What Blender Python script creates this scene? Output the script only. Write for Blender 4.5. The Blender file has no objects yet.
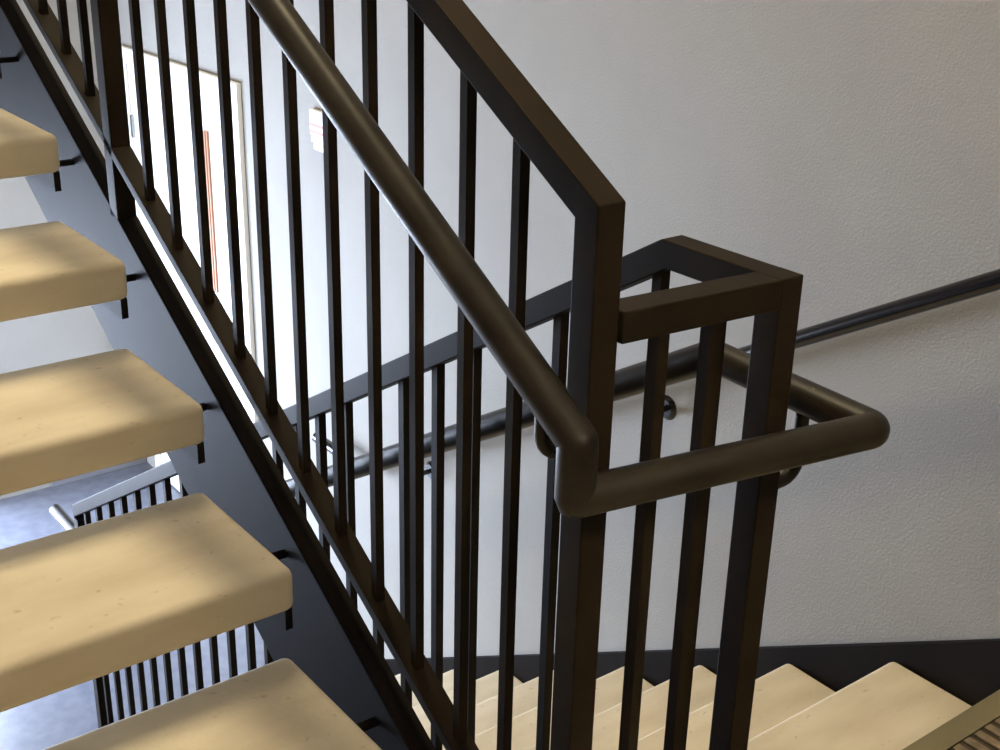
import bpy, bmesh, math, random
from mathutils import Vector, Matrix
random.seed(4)
C = bpy.context.scene.collection
# ---------------------------------------------------------------- materials
def mat(name, base, rough=.5, metal=0., spec=.5, coat=0.):
    m = bpy.data.materials.new(name); m.use_nodes = True
    b = m.node_tree.nodes['Principled BSDF']
    b.inputs['Base Color'].default_value = (*base, 1); b.inputs['Roughness'].default_value = rough
    b.inputs['Metallic'].default_value = metal; b.inputs['Specular IOR Level'].default_value = spec
    b.inputs['Coat Weight'].default_value = coat
    return m
def noise_color(m, c1, c2, scale, detail=6, lo=.35, hi=.65, stretch=(1,1,1)):
    nt = m.node_tree; N = nt.nodes; L = nt.links; b = N['Principled BSDF']
    tc = N.new('ShaderNodeTexCoord'); mp = N.new('ShaderNodeMapping'); mp.inputs['Scale'].default_value = stretch
    nz = N.new('ShaderNodeTexNoise'); nz.inputs['Scale'].default_value = scale; nz.inputs['Detail'].default_value = detail
    cr = N.new('ShaderNodeValToRGB'); cr.color_ramp.elements[0].position = lo; cr.color_ramp.elements[1].position = hi
    cr.color_ramp.elements[0].color = (*c1, 1); cr.color_ramp.elements[1].color = (*c2, 1)
    L.new(tc.outputs['Object'], mp.inputs[0]); L.new(mp.outputs[0], nz.inputs['Vector'])
    L.new(nz.outputs['Fac'], cr.inputs[0]); L.new(cr.outputs[0], b.inputs['Base Color'])
    return mp, cr
def bump(m, scale, strength, dist=.002, detail=3):
    nt = m.node_tree; N = nt.nodes; L = nt.links; b = N['Principled BSDF']
    tc = N.new('ShaderNodeTexCoord'); nz = N.new('ShaderNodeTexNoise')
    nz.inputs['Scale'].default_value = scale; nz.inputs['Detail'].default_value = detail
    bp = N.new('ShaderNodeBump'); bp.inputs['Strength'].default_value = strength; bp.inputs['Distance'].default_value = dist
    L.new(tc.outputs['Object'], nz.inputs['Vector']); L.new(nz.outputs['Fac'], bp.inputs['Height']); L.new(bp.outputs[0], b.inputs['Normal'])
STEEL = mat('bronze_black_paint', (.03, .022, .014), .55, 0, .08)
noise_color(STEEL, (.010, .0070, .0042), (.016, .0115, .007), 9); bump(STEEL, 160, .12, .001)
STRING = mat('stringer_black_paint', (.022, .019, .018), .62, 0, .07)
noise_color(STRING, (.006, .0047, .0042), (.010, .0078, .007), 5); bump(STRING, 60, .1, .001)
PIPE = mat('handrail_black_paint', (.035, .028, .018), .42, 0, .3)
noise_color(PIPE, (.008, .006, .0038), (.017, .013, .008), 14, 8); bump(PIPE, 90, .12, .001)
GLOSS = mat('glossy_black_rail', (.007, .006, .007), .17, 0, .5)
CONC = mat('tan_precast_concrete', (.6, .5, .35), .75, 0, .3)
mp, cr = noise_color(CONC, (.61, .535, .41), (.77, .70, .56), 9, 12, .3, .7, (.4, 1.3, 1.3))
def pits(m):
    nt = m.node_tree; N = nt.nodes; L = nt.links; b = N['Principled BSDF']
    src = b.inputs['Base Color'].links[0].from_socket
    tc = N.new('ShaderNodeTexCoord'); mp = N.new('ShaderNodeMapping'); mp.inputs['Scale'].default_value = (1, 1.6, 2.6)
    v = N.new('ShaderNodeTexNoise'); v.inputs['Scale'].default_value = 38; v.inputs['Detail'].default_value = 2
    r = N.new('ShaderNodeValToRGB'); r.color_ramp.elements[0].position = .68; r.color_ramp.elements[1].position = .76
    r.color_ramp.elements[0].color = (1,1,1,1); r.color_ramp.elements[1].color = (.78,.75,.70,1)
    mx = N.new('ShaderNodeMix'); mx.data_type = 'RGBA'; mx.blend_type = 'MULTIPLY'; mx.inputs['Factor'].default_value = 1
    L.new(tc.outputs['Object'], mp.inputs[0]); L.new(mp.outputs[0], v.inputs['Vector']); L.new(v.outputs['Fac'], r.inputs[0])
    L.new(src, mx.inputs['A']); L.new(r.outputs[0], mx.inputs['B']); L.new(mx.outputs['Result'], b.inputs['Base Color'])
pits(CONC); bump(CONC, 120, .25, .002, 5)
WALL = mat('painted_plaster', (.60, .59, .57), .8, 0, .2)
noise_color(WALL, (.302, .288, .262), (.328, .314, .288), 2.0); bump(WALL, 170, .45, .003, 2)
DOORW = mat('white_door_paint', (.86, .86, .84), .45, 0, .4)
FLOOR = mat('grey_sealed_floor', (.42, .42, .45), .28, 0, .5)
noise_color(FLOOR, (.10, .11, .145), (.135, .145, .18), 20); bump(FLOOR, 90, .08, .001)
BASE = mat('grey_baseboard', (.20, .20, .22), .5)
OLIVE = mat('olive_rubber', (.17, .15, .085), .65); bump(OLIVE, 300, .3, .001)
RIB = mat('brown_rib', (.17, .125, .08), .8); noise_color(RIB, (.13, .10, .065), (.24, .19, .13), 40)
RIBD = mat('dark_mat_base', (.06, .045, .03), .9)
WOOD = mat('brown_glazing_bead', (.36, .16, .08), .5)
GLASSP = mat('frosted_pane', (.85, .82, .78), .25)
REDP = mat('faded_red_print', (.62, .22, .18), .5)
WHITEP = mat('white_plastic', (.75, .75, .74), .4)
METAL = mat('satin_steel', (.35, .35, .34), .35, 1)
CEIL = mat('white_ceiling', (.7, .69, .66), .9)
# ---------------------------------------------------------------- helpers
def link(o, parent=None):
    C.objects.link(o)
    if parent: o.parent = parent
    return o
def obj(name, bm, m, parent=None, smooth=False, bevel=0, seg=2):
    bmesh.ops.recalc_face_normals(bm, faces=bm.faces)
    me = bpy.data.meshes.new(name); bm.to_mesh(me); bm.free(); me.materials.append(m)
    if smooth:
        for p in me.polygons: p.use_smooth = True
    o = bpy.data.objects.new(name, me); link(o, parent)
    if bevel:
        b = o.modifiers.new('bevel', 'BEVEL'); b.width = bevel; b.segments = seg; b.limit_method = 'ANGLE'; b.angle_limit = math.radians(30)
        for p in me.polygons: p.use_smooth = True
        w = o.modifiers.new('wn', 'WEIGHTED_NORMAL'); w.keep_sharp = True
    return o
def tag(o, label=None, cat=None, group=None, kind=None):
    if label: o['label'] = label
    if cat: o['category'] = cat
    if group: o['group'] = group
    if kind: o['kind'] = kind
    return o
def thing(name, loc, label, cat, group=None):
    o = bpy.data.objects.new(name, None); o.location = loc; o.empty_display_size = .1
    link(o); return tag(o, label, cat, group)
def box(bm, x0, x1, y0, y1, z0, z1):
    v = [bm.verts.new(p) for p in ((x0,y0,z0),(x1,y0,z0),(x1,y1,z0),(x0,y1,z0),(x0,y0,z1),(x1,y0,z1),(x1,y1,z1),(x0,y1,z1))]
    for f in ((0,3,2,1),(4,5,6,7),(0,1,5,4),(1,2,6,5),(2,3,7,6),(3,0,4,7)): bm.faces.new([v[i] for i in f])
def bx(*a):
    bm = bmesh.new(); box(bm, *a); return bm
def prism(poly, x0, x1):                # closed outline in the YZ plane pushed along X
    bm = bmesh.new()
    A = [bm.verts.new((x0, y, z)) for y, z in poly]; B = [bm.verts.new((x1, y, z)) for y, z in poly]
    bm.faces.new(A); bm.faces.new(B[::-1]); n = len(poly)
    for i in range(n): bm.faces.new((A[i], A[(i+1)%n], B[(i+1)%n], B[i]))
    return bm
def shift(bm, loc):
    for v in bm.verts: v.co -= Vector(loc)
    return bm
def tube(pts, r, seg=28, caps=True):
    P = [Vector(p) for p in pts]; bm = bmesh.new(); rings = []
    d0 = (P[1]-P[0]).normalized(); up = Vector((0,0,1)) if abs(d0.z) < .9 else Vector((1,0,0))
    u = d0.cross(up).normalized(); v = d0.cross(u)
    base = [u*math.cos(t)*r + v*math.sin(t)*r for t in (2*math.pi*i/seg for i in range(seg))]
    cur = [P[0]+b for b in base]; rings.append(cur); d = d0
    for i in range(1, len(P)):
        if i < len(P)-1:
            dn = (P[i+1]-P[i]).normalized(); n = (d+dn).normalized()
        else: dn = d; n = d
        nxt = [c + d*((P[i]-c).dot(n)/d.dot(n)) for c in cur]
        rings.append(nxt); cur = nxt; d = dn
    R = [[bm.verts.new(c) for c in ring] for ring in rings]
    for a, b in zip(R, R[1:]):
        for i in range(seg): bm.faces.new((a[i], a[(i+1)%seg], b[(i+1)%seg], b[i]))
    if caps: bm.faces.new(R[0]); bm.faces.new(R[-1][::-1])
    return bm
def fillet(a, b, c, r, n=6):            # arc points replacing corner b
    a, b, c = Vector(a), Vector(b), Vector(c); d1 = (a-b).normalized(); d2 = (c-b).normalized()
    ang = d1.angle(d2); t = r/math.tan(ang/2); p1 = b+d1*t; p2 = b+d2*t
    cen = b+(d1+d2).normalized()*(r/math.sin(ang/2)); q1 = p1-cen; q2 = p2-cen; th = q1.angle(q2)
    return [cen+(q1*math.sin((1-k/n)*th)+q2*math.sin(k/n*th))/math.sin(th) for k in range(n+1)]
def sharp_tube(name, bm, m, parent):
    o = obj(name, bm, m, parent)
    for p in o.data.polygons: p.use_smooth = True
    o.data.set_sharp_from_angle(angle=math.radians(35))
    return o
# ---------------------------------------------------------------- measured geometry (metres)
S = .591; RUN = .28; RISE = RUN*S
PS = .038                                # post section
W = 1.3405                               # wall face
END = 4.87                               # end wall face
LAND = -1.151; LOW = -2.64               # landing levels
XB0, XB1 = .2696, .3075                  # lower guard section
ZB = -.1199; YK = .1759
# ================================================================ SETTING
def struct(o): return tag(o, kind='structure')
struct(obj('wall_right', bx(W, W+.15, -2.2, END+.15, -4.5, 3.2), WALL))
struct(obj('wall_back', bx(-1.4, W, -2.35, -2.2, -4.5, 3.2), WALL))
VY0, VY1, VZ0, VZ1 = 3.75, 4.7, -2.45, -1.0
bm = bmesh.new()
box(bm, -1.4, -1.25, -2.2, VY0, -4.5, 3.2); box(bm, -1.4, -1.25, VY1, END+.15, -4.5, 3.2)
box(bm, -1.4, -1.25, VY0, VY1, -4.5, VZ0); box(bm, -1.4, -1.25, VY0, VY1, VZ1, 3.2)
struct(obj('wall_left', bm, WALL))
win = bpy.data.objects.new('window_fill', None); win.location = (-1.33, (VY0+VY1)/2, VZ0); link(win); struct(win)  # unseen window added to brighten the end wall
bm = bmesh.new(); h = (VY1-VY0)/2; v = VZ1-VZ0
for a in ((-h,-h+.05,0,v),(h-.05,h,0,v),(-h+.05,h-.05,0,.05),(-h+.05,h-.05,v-.05,v)): box(bm, -.03, .03, *a)
obj('window_frame', bm, DOORW, win, bevel=.004)
# end wall with a window opening beside the lower landing
WX0, WX1, WZ0, WZ1 = -1.15, .42, -2.55, -1.15
bm = bmesh.new()
box(bm, -1.25, WX0, END, END+.15, -4.5, 3.2); box(bm, WX1, W, END, END+.15, -4.5, 3.2)
box(bm, WX0, WX1, END, END+.15, -4.5, WZ0); box(bm, WX0, WX1, END, END+.15, WZ1, 3.2)
struct(obj('wall_end', bm, WALL))
win = bpy.data.objects.new('window_1', None); win.location = ((WX0+WX1)/2, END+.08, WZ0); link(win); struct(win)
bm = bmesh.new(); o = win.location; xm = (WX0+WX1)/2
for a in ((WX0,WX0+.05,WZ0,WZ1),(WX1-.05,WX1,WZ0,WZ1),(WX0+.05,WX1-.05,WZ0,WZ0+.05),(WX0+.05,WX1-.05,WZ1-.05,WZ1),(xm-.02,xm+.02,WZ0+.05,WZ1-.05)):
    box(bm, a[0]-o.x, a[1]-o.x, -.03, .03, a[2]-o.z, a[3]-o.z)
obj('window_frame', bm, DOORW, win, bevel=.004)
struct(obj('ceiling', bx(-1.4, W+.15, -2.35, END+.15, 3.2, 3.3), CEIL))
struct(obj('floor', bx(-1.4, W+.15, -2.35, END+.15, -4.6, -4.5), FLOOR))
struct(obj('floor_lower_landing', bx(-1.25, W, 2.70, END, LOW-.18, LOW), FLOOR))
struct(obj('floor_landing', bx(-1.25, W, -2.2, .078, LAND-.2, LAND-.006), CONC, bevel=.004))
struct(obj('baseboard_end', bx(.84, W-.002, END-.015, END, LOW, LOW+.11), BASE, bevel=.003))
# ---- door on the right wall at the lower landing
dr = bpy.data.objects.new('door_1', None); dr.location = (W, 4.1, LOW); link(dr); struct(dr)
def dloc(bm): return shift(bm, (W, 4.1, LOW))
DY0, DY1, DZ = 3.535, 4.64, -.50
bm = bmesh.new(); fw = .055
box(bm, W-.022, W, DY0-.0, DY0+fw, LOW, DZ); box(bm, W-.022, W, DY1, DY1+fw, LOW, DZ)
box(bm, W-.022, W, DY0+fw, DY1, DZ-fw-.015, DZ)
obj('door_frame', dloc(bm), DOORW, dr, bevel=.004)
leaf = obj('door_leaf', dloc(bx(W-.010, W-.001, DY0+fw+.004, DY1-.004, LOW+.008, DZ-fw-.019)), DOORW, dr, bevel=.002)
LY0, LY1, LZ0, LZ1 = 3.80, 3.92, -1.42, -.735
vp = obj('vision_panel', dloc(bx(W-.012, W-.0095, LY0, LY1, LZ0, LZ1)), GLASSP, dr)
bm = bmesh.new()
for yy in (LY0+.028, LY0+.05): box(bm, W-.020, W-.011, yy, yy+.012, LZ0, LZ1)
obj('glazing_bead', dloc(bm), WOOD, dr)
for zz in (-.85, -1.55, -2.3):
    obj('hinge', dloc(bx(W-.02, W-.008, DY1-.03, DY1-.005, zz-.05, zz+.05)), METAL, dr, bevel=.002)
bm = bmesh.new(); box(bm, W-.03, W-.010, 3.70, 3.75, -1.72, -1.55); box(bm, W-.06, W-.035, 3.69, 3.83, -1.63, -1.60); box(bm, W-.04, W-.03, 3.715, 3.735, -1.63, -1.60)
obj('door_handle', dloc(bm), METAL, dr, bevel=.003)
# ---- striped plate on the wall
sg = thing('wall_sign', (W, 2.925, -.575), 'small white wall plate with faded red stripes, right of the white door', 'sign')
bm = bmesh.new()
box(bm, -.018, 0, -.06, .06, -.02, .07); box(bm, -.018, 0, -.052, .052, -.045, -.02); box(bm, -.018, 0, -.035, .035, -.07, -.045)
obj('plate', bm, WHITEP, sg, bevel=.004)
bm = bmesh.new(); box(bm, -.0195, -.0175, -.055, .055, .012, .022); box(bm, -.0195, -.0175, -.055, .055, -.012, -.002)
obj('stripe', bm, REDP, sg)
# ================================================================ STAIR FLIGHTS
def tread_mesh(x0, x1):
    bm = bmesh.new(); box(bm, x0, x1, 0, .315, -.0710, .0015)
    bmesh.ops.bevel(bm, geom=[e for e in bm.edges], offset=.015, segments=5, profile=.5, affect='EDGES', clamp_overlap=True)
    me = bpy.data.meshes.new('tread'); bmesh.ops.recalc_face_normals(bm, faces=bm.faces); bm.to_mesh(me); bm.free(); me.materials.append(CONC)
    for p in me.polygons: p.use_smooth = True
    return me
XT = -.0948; YN = .2444; ZT = -.8211
up = thing('stair_flight', (-.6, 0, LAND), 'upper stair flight with thick tan concrete treads and open risers, climbing at the left', 'stairs')
inv = Vector(up.location)
tm = tread_mesh(-1.0, XT+.005)
for k in range(-1, 9):
    o = bpy.data.objects.new('tread', tm); link(o, up)
    o.location = Vector((0, YN+k*RUN, ZT+k*RISE)) - inv
    bm = bmesh.new(); y = YN+k*RUN; z = ZT+k*RISE-.0697
    box(bm, XT-.010, XT+.002, y+.010, y+.285, z-.036, z); box(bm, XT-.004, -.0005, y+.20, y+.212, z-.036, z-.026)
    obj('tread_bracket', shift(bm, inv), STRING, up)
    bm = bmesh.new(); box(bm, -1.1, -.999, y+.045, y+.285, z-.036, z+.006); obj('tread_bracket', shift(bm, inv), STRING, up)
def stringer(c_top, h, y0, y1, x0, x1, sgn, flange_at, zmin=None):
    # channel: web plate plus two flanges
    bm = bmesh.new(); th = .008
    def strip(xa, xb, ct, cb):
        pts = [(y0, ct+sgn*S*y0), (y1, ct+sgn*S*y1), (y1, cb+sgn*S*y1), (y0, cb+sgn*S*y0)]
        a = [bm.verts.new((xa, y, z)) for y, z in pts]; b = [bm.verts.new((xb, y, z)) for y, z in pts]
        bm.faces.new(a); bm.faces.new(b[::-1])
        for i in range(4): bm.faces.new((a[i], a[(i+1)%4], b[(i+1)%4], b[i]))
    strip(x0, x1, c_top, c_top-h)
    return bm
bm = stringer(-1.126, .355, PS+.001, 2.62, 0, .040, 1, 0)
obj('stringer', shift(bm, inv), STRING, up, bevel=.004)
bm = stringer(-1.126, .355, PS+.001, 2.62, -1.14, -1.10, 1, 0)
obj('stringer', shift(bm, inv), STRING, up, bevel=.004)
# lower flight
lo = thing('stair_flight', (.85, .4, LAND), 'lower stair flight with pale tan treads descending along the grey wall behind the railing', 'stairs')
inv = Vector(lo.location); YL = .4004; ZL = -1.3168
# tread nose faces +Y here
tm2 = tread_mesh(.402, W-.014)
for k in range(0, 8):
    o = bpy.data.objects.new('tread', tm2); link(o, lo)
    o.location = Vector((0, YL+k*RUN-.309, ZL-k*RISE)) - inv
    z = ZL-k*RISE-.0697; y = YL+k*RUN
    bm = bmesh.new(); box(bm, .308, .408, y-.18, y-.15, z-.036, z-.012); box(bm, .406, .418, y-.285, y-.008, z-.036, z)
    obj('tread_bracket', shift(bm, inv), STRING, lo)
bm = stringer(-1.142, .355, .085, 2.66, .2675, .3075, -1, 0)
obj('stringer', shift(bm, inv), STRING, lo, bevel=.004)
bm = stringer(-1.038, .36, -.10, 2.68, W-.014, W-.0005, -1, 0)
obj('wall_stringer', shift(bm, inv), STRING, lo, bevel=.002)
# ================================================================ GUARD RAILINGS
def slope_poly(y0, y1, c, t, sgn=1):
    return [(y0, c+sgn*S*y0), (y1, c+sgn*S*y1), (y1, c-t+sgn*S*y1), (y0, c-t+sgn*S*y0)]
YU = 2.62
g1 = thing('guard_railing', (PS/2, 0, LAND), 'tall dark bronze steel guard railing with square balusters rising along the upper flight', 'railing')
i1 = Vector(g1.location)
obj('top_rail', shift(prism(slope_poly(.004, YU, 0, .0425), 0, PS), i1), STEEL, g1, bevel=.0015)
obj('bottom_rail', shift(prism(slope_poly(PS, YU, -.9902, .0215), 0, PS), i1), STEEL, g1, bevel=.0015)
def post(y0, y1, ztop0, ztop1, zb, x0=0, x1=PS):
    return prism([(y0, zb), (y0, ztop0), (y1, ztop1), (y1, zb)], x0, x1)
obj('newel_post', shift(post(0, PS, 0.0003, .0003+S*PS, LAND, -.0002, PS+.0002), i1), STEEL, g1, bevel=.0022)
bm = bmesh.new(); box(bm, -.03, PS+.03, -.03, PS+.03, LAND-.006, LAND+.006)
obj('base_plate', shift(bm, i1), STEEL, g1, bevel=.002)
for y in (1.352, 2.56):
    obj('post', shift(post(y, y+PS, -.0425+S*y, -.0425+S*(y+PS), -1.126+S*y-.001), i1), STEEL, g1, bevel=.0022)
B1 = .0142
def baluster_mesh(w, h, shear, sg=1):      # ends follow the slope of the rails
    h2 = w/2; bm = prism([(-h2, -sg*S*h2), (-h2, h-sg*S*h2), (h2, h+sg*S*h2), (h2, sg*S*h2)], -h2, h2)
    bmesh.ops.recalc_face_normals(bm, faces=bm.faces)
    me = bpy.data.meshes.new('baluster'); bm.to_mesh(me); bm.free(); me.materials.append(STEEL); return me
bmU = baluster_mesh(B1, .9902-.0425, 0)
ys = [.1535,.255,.364,.4695,.576,.685,.79,.897,1.009,1.123,1.232] + [1.371+.114+.109*i for i in range(11)]
for y in ys:
    if y > YU-.05: continue
    o = bpy.data.objects.new('baluster', bmU); link(o, g1)
    o.location = Vector((PS/2, y, -.9902+S*y)) - i1
# lower guard (with the short return that closes the well)
g2 = thing('guard_railing', (.2886, 0, LAND), 'lower dark bronze guard railing with mitred box corner, descending beside the lower flight', 'railing')
i2 = Vector(g2.location); YE = 2.715; D2 = .0379; TL = .0445
yb0 = -.0263
def zt_(y): return ZB - S*(y-YK)
poly = [(yb0+.003, ZB), (YK, ZB), (YE, zt_(YE)), (YE, zt_(YE)-TL), (YK-.011, ZB-D2), (yb0+.003, ZB-D2)]
obj('top_rail', shift(prism(poly, XB0, XB1), i2), STEEL, g2, bevel=.0022)
cb = ZB + S*YK                              # z + S*y on the slope
CBOT = cb - .99
obj('bottom_rail', shift(prism(slope_poly(YK, YE-PS, CBOT, .0215, -1), XB0, XB1), i2), STEEL, g2, bevel=.0015)
bm = bx(XB0-.0002, XB1+.0002, yb0, yb0+PS, LAND, ZB+.0002)
obj('corner_post', shift(bm, i2), STEEL, g2, bevel=.0022)
obj('newel_post', shift(bx(XB0, XB1, YE-PS, YE, LOW, zt_(YE)-TL+.001), i2), STEEL, g2, bevel=.0022)
# cross rail between the two posts
bm = bmesh.new(); e = .0412
v = [bm.verts.new(p) for p in ((PS, yb0+.0199, ZB-D2), (XB0, yb0, ZB-D2), (XB0, yb0+e, ZB-D2), (PS, yb0+.0199+e, ZB-D2),
                               (PS, yb0+.0199, ZB), (XB0, yb0, ZB), (XB0, yb0+e, ZB), (PS, yb0+.0199+e, ZB))]
for f in ((0,3,2,1),(4,5,6,7),(0,1,5,4),(1,2,6,5),(2,3,7,6),(3,0,4,7)): bm.faces.new([v[i] for i in f])
obj('cross_rail', shift(bm, i2), STEEL, g2, bevel=.0022)
bm = bx(PS, XB0, -.015, .015, LAND+.06, LAND+.08)
obj('cross_bottom_rail', shift(bm, i2), STEEL, g2, bevel=.0015)
B2 = .0164
for x in (.1045, .188):
    obj('baluster', shift(bx(x-B2/2, x+B2/2, -.0045, .0125, LAND+.08, ZB-D2), i2), STEEL, g2)
bmL = baluster_mesh(B2, .99-TL, 0, -1)
for y in [2.6334-.1132*k for k in range(11)]+[1.405,1.309,1.212,1.115,1.008,.907,.806,.701,.597,.49,.387,.287,.19]:
    o = bpy.data.objects.new('baluster', bmL); link(o, g2)
    o.location = Vector(((XB0+XB1)/2, y, CBOT-S*y)) - i2
y = .085
obj('baluster', shift(bx(.2886-B2/2, .2886+B2/2, y-B2/2, y+B2/2, LAND-.1, ZB-D2), i2), STEEL, g2)
# ================================================================ HANDRAILS
CAM = Vector((-.8535, -.9415, .3316)); MS = 1.05
def q(p): return CAM + (Vector(p)-CAM)*MS   # the pipe run was measured for a 42 mm tube; its true bore is 44 mm
xu, zu, ye1, zh, xr, yk2, ye2, x3 = -.0981, -.1451, -.0955, -.2642, .291, .1038, -.1646, .3061
pA = q((xu, ye1, zu+S*ye1)); pTop = pA + Vector((0, 2.55, 2.55*S))
pB = q((xu, ye1, zh)); pC = q((xr, ye2, zh)); pD = q((x3, yk2, zh))
RP = .022; ylow = 2.86; pE = Vector((pD.x, ylow, pD.z-S*(ylow-pD.y))); pF = Vector((pD.x, 3.22, pE.z))
pts = [pTop] + fillet(pTop, pA, pB, .002, 2) + fillet(pA, pB, pC, .004, 2) + fillet(pB, pC, pD, .010, 6) + fillet(pC, pD, pE, .03, 5) + fillet(pD, pE, pF, .05, 5) + [pF]
h1 = thing('handrail', (pB.x, pB.y, pB.z), 'round dark bronze pipe handrail wrapping around the newel posts onto both flights', 'handrail')
ih = Vector(h1.location)
sharp_tube('rail_pipe', shift(tube(pts, RP, 32), ih), PIPE, h1)
def bracket(name, a, mid, b, r, parent, m, i, plate=None):
    bm = tube([a]+fillet(a, mid, b, min((Vector(a)-Vector(mid)).length, (Vector(b)-Vector(mid)).length)*.55, 6)+[b], r, 14)
    sharp_tube(name, shift(bm, i), m, parent)
for y in (.004, 1.371, 2.5):                # upper side: from under the pipe to the guard
    z = pA.z + S*(y-pA.y)
    bracket('bracket', (pA.x, y, z-RP), (pA.x, y, z-.075), (0, y, z-.075), .009, h1, PIPE, ih)
pm = pC*.60+pD*.40
bracket('bracket', (pm.x, pm.y, pm.z-RP), (pm.x, pm.y, pm.z-.108), (XB1-.001, yb0+.012, pm.z-.108), .009, h1, PIPE, ih)
for y in (1.16, 2.05, 2.62):
    z = pD.z - S*(y-pD.y)
    bracket('bracket', (pD.x, y, z-RP), (pD.x, y, z-.065), (XB1-.001, y, z-.065), .009, h1, PIPE, ih)
# wall handrail
XW = W-.075; RW = .0192; SW = .5821
def zw(y): return -.2179 - SW*y
w0 = Vector((XW, -.55, zw(-.55))); wb = Vector((XW, 2.585, zw(2.585))); w1 = Vector((XW, 2.91, wb.z))
h2 = thing('handrail', (XW, 1, zw(1)), 'glossy black round wall handrail running down the grey wall to a level end', 'handrail')
ih = Vector(h2.location)
sharp_tube('rail_pipe', shift(tube([w0]+fillet(w0, wb, w1, .05, 6)+[w1], RW, 28), ih), GLOSS, h2)
for y in (.10, 1.175, 2.25):
    z = zw(y)
    br = bpy.data.objects.new('wall_bracket', None)
    bm = tube([(XW, y, z-RW+.004)]+fillet((XW, y, z-RW), (XW, y, z-.085), (W, y, z-.085), .035, 6)+[(W-.004, y, z-.085)], .0085, 14)
    b = sharp_tube('wall_bracket', shift(bm, ih), GLOSS, h2)
    bm = bmesh.new(); bmesh.ops.create_cone(bm, cap_ends=True, segments=24, radius1=.034, radius2=.024, depth=.010, matrix=Matrix.Translation((W-.005, y, z-.085)) @ Matrix.Rotation(-math.pi/2, 4, 'Y'))
    obj('rosette', shift(bm, ih), GLOSS, b)
# ================================================================ RIBBED MAT on the landing edge
mt = thing('floor_mat', (.9, -.2, LAND), 'ribbed brown mat with an olive border at the landing edge, bottom right', 'mat')
im = Vector(mt.location); mx0, mx1, my0, my1 = .45, W-.02, -.7, .083
bm = bmesh.new(); bd = .047
box(bm, mx0, mx1, my1-bd, my1, LAND-.006, LAND+.001); box(bm, mx0, mx1, my0, my0+bd, LAND-.006, LAND+.001)
box(bm, mx0, mx0+bd, my0+bd, my1-bd, LAND-.006, LAND+.001); box(bm, mx1-bd, mx1, my0+bd, my1-bd, LAND-.006, LAND+.001)
obj('border', shift(bm, im), OLIVE, mt)
obj('backing', shift(bx(mx0+bd, mx1-bd, my0+bd, my1-bd, LAND-.006, LAND-.004), im), RIBD, mt)
bm = bmesh.new(); x = mx0+bd+.004
while x < mx1-bd-.02:
    box(bm, x, x+.019, my0+bd+.003, my1-bd-.003, LAND-.004, LAND+.002); x += .033
obj('ribs', shift(bm, im), RIB, mt, bevel=.002)
# ================================================================ LIGHTS
def area(name, loc, rot, sx, sy, power, col, spread=180):
    l = bpy.data.lights.new(name, 'AREA'); l.shape = 'RECTANGLE'; l.size = sx; l.size_y = sy; l.energy = power; l.color = col; l.spread = math.radians(spread)
    o = bpy.data.objects.new(name, l); o.location = loc; o.rotation_euler = rot; C.objects.link(o); return o
# fill through the added left-wall window, then daylight through the end window
area('daylight', (-1.42, (VY0+VY1)/2, (VZ0+VZ1)/2), (0, -math.pi/2, 0), VZ1-VZ0, VY1-VY0, 165, (.68, .79, 1.0))
area('daylight', ((WX0+WX1)/2, END+.17, (WZ0+WZ1)/2), (-math.pi/2, 0, 0), WX1-WX0, WZ1-WZ0, 330, (.68, .79, 1.0))
# ceiling fluorescent fixtures
def fixture(x, y, z, label, power, col, tilt=0):
    f = thing('wall_light', (x, y, z), label, 'lamp')
    bm = bmesh.new(); box(bm, -.62, .62, -.08, .0, -.09, .09); obj('housing', bm, WHITEP, f, bevel=.005)
    area('lamp_tube', (x, y+.02, z), (math.radians(90-tilt)+math.pi, 0, 0), 1.16, .14, power, col)
fixture(-.2, -2.12, 1.75, 'long white fluorescent wall light behind the middle landing', 118, (1.0, .81, .52), 0)
f = thing('ceiling_light', (.3, 1.6, 3.19), 'white fluorescent ceiling fixture above the upper flight', 'lamp')
bm = bmesh.new(); box(bm, -.16, .16, -.62, .62, -.03, .0); obj('housing', bm, WHITEP, f, bevel=.005)
area('lamp_tube', (.3, 1.6, 3.15), (0, 0, 0), .26, 1.16, 110, (1.0, .81, .50))
w = bpy.data.worlds.new('world'); bpy.context.scene.world = w; w.use_nodes = True
w.node_tree.nodes['Background'].inputs[0].default_value = (.75, .86, 1, 1); w.node_tree.nodes['Background'].inputs[1].default_value = .6
# ================================================================ CAMERA
cam = bpy.data.cameras.new('camera'); co = bpy.data.objects.new('camera', cam); C.objects.link(co)
yaw, pitch, roll, f = math.radians(-37.8169), math.radians(-22.3231), math.radians(1.4159), 1270.5
fwd = Vector((-math.sin(yaw)*math.cos(pitch), math.cos(yaw)*math.cos(pitch), math.sin(pitch)))
right = Vector((math.cos(yaw), math.sin(yaw), 0)); upv = right.cross(fwd)
r2 = right*math.cos(roll)+upv*math.sin(roll); u2 = -right*math.sin(roll)+upv*math.cos(roll)
M = Matrix((r2, u2, -fwd)).transposed().to_4x4(); M.translation = CAM
co.matrix_world = M; cam.sensor_width = 36; cam.lens = 36*f/1000; cam.clip_start = .02
bpy.context.scene.camera = co
vs = bpy.context.scene.view_settings; vs.view_transform = 'Standard'; vs.look = 'None'; vs.exposure = 0; vs.gamma = 1; vs.use_curve_mapping = False
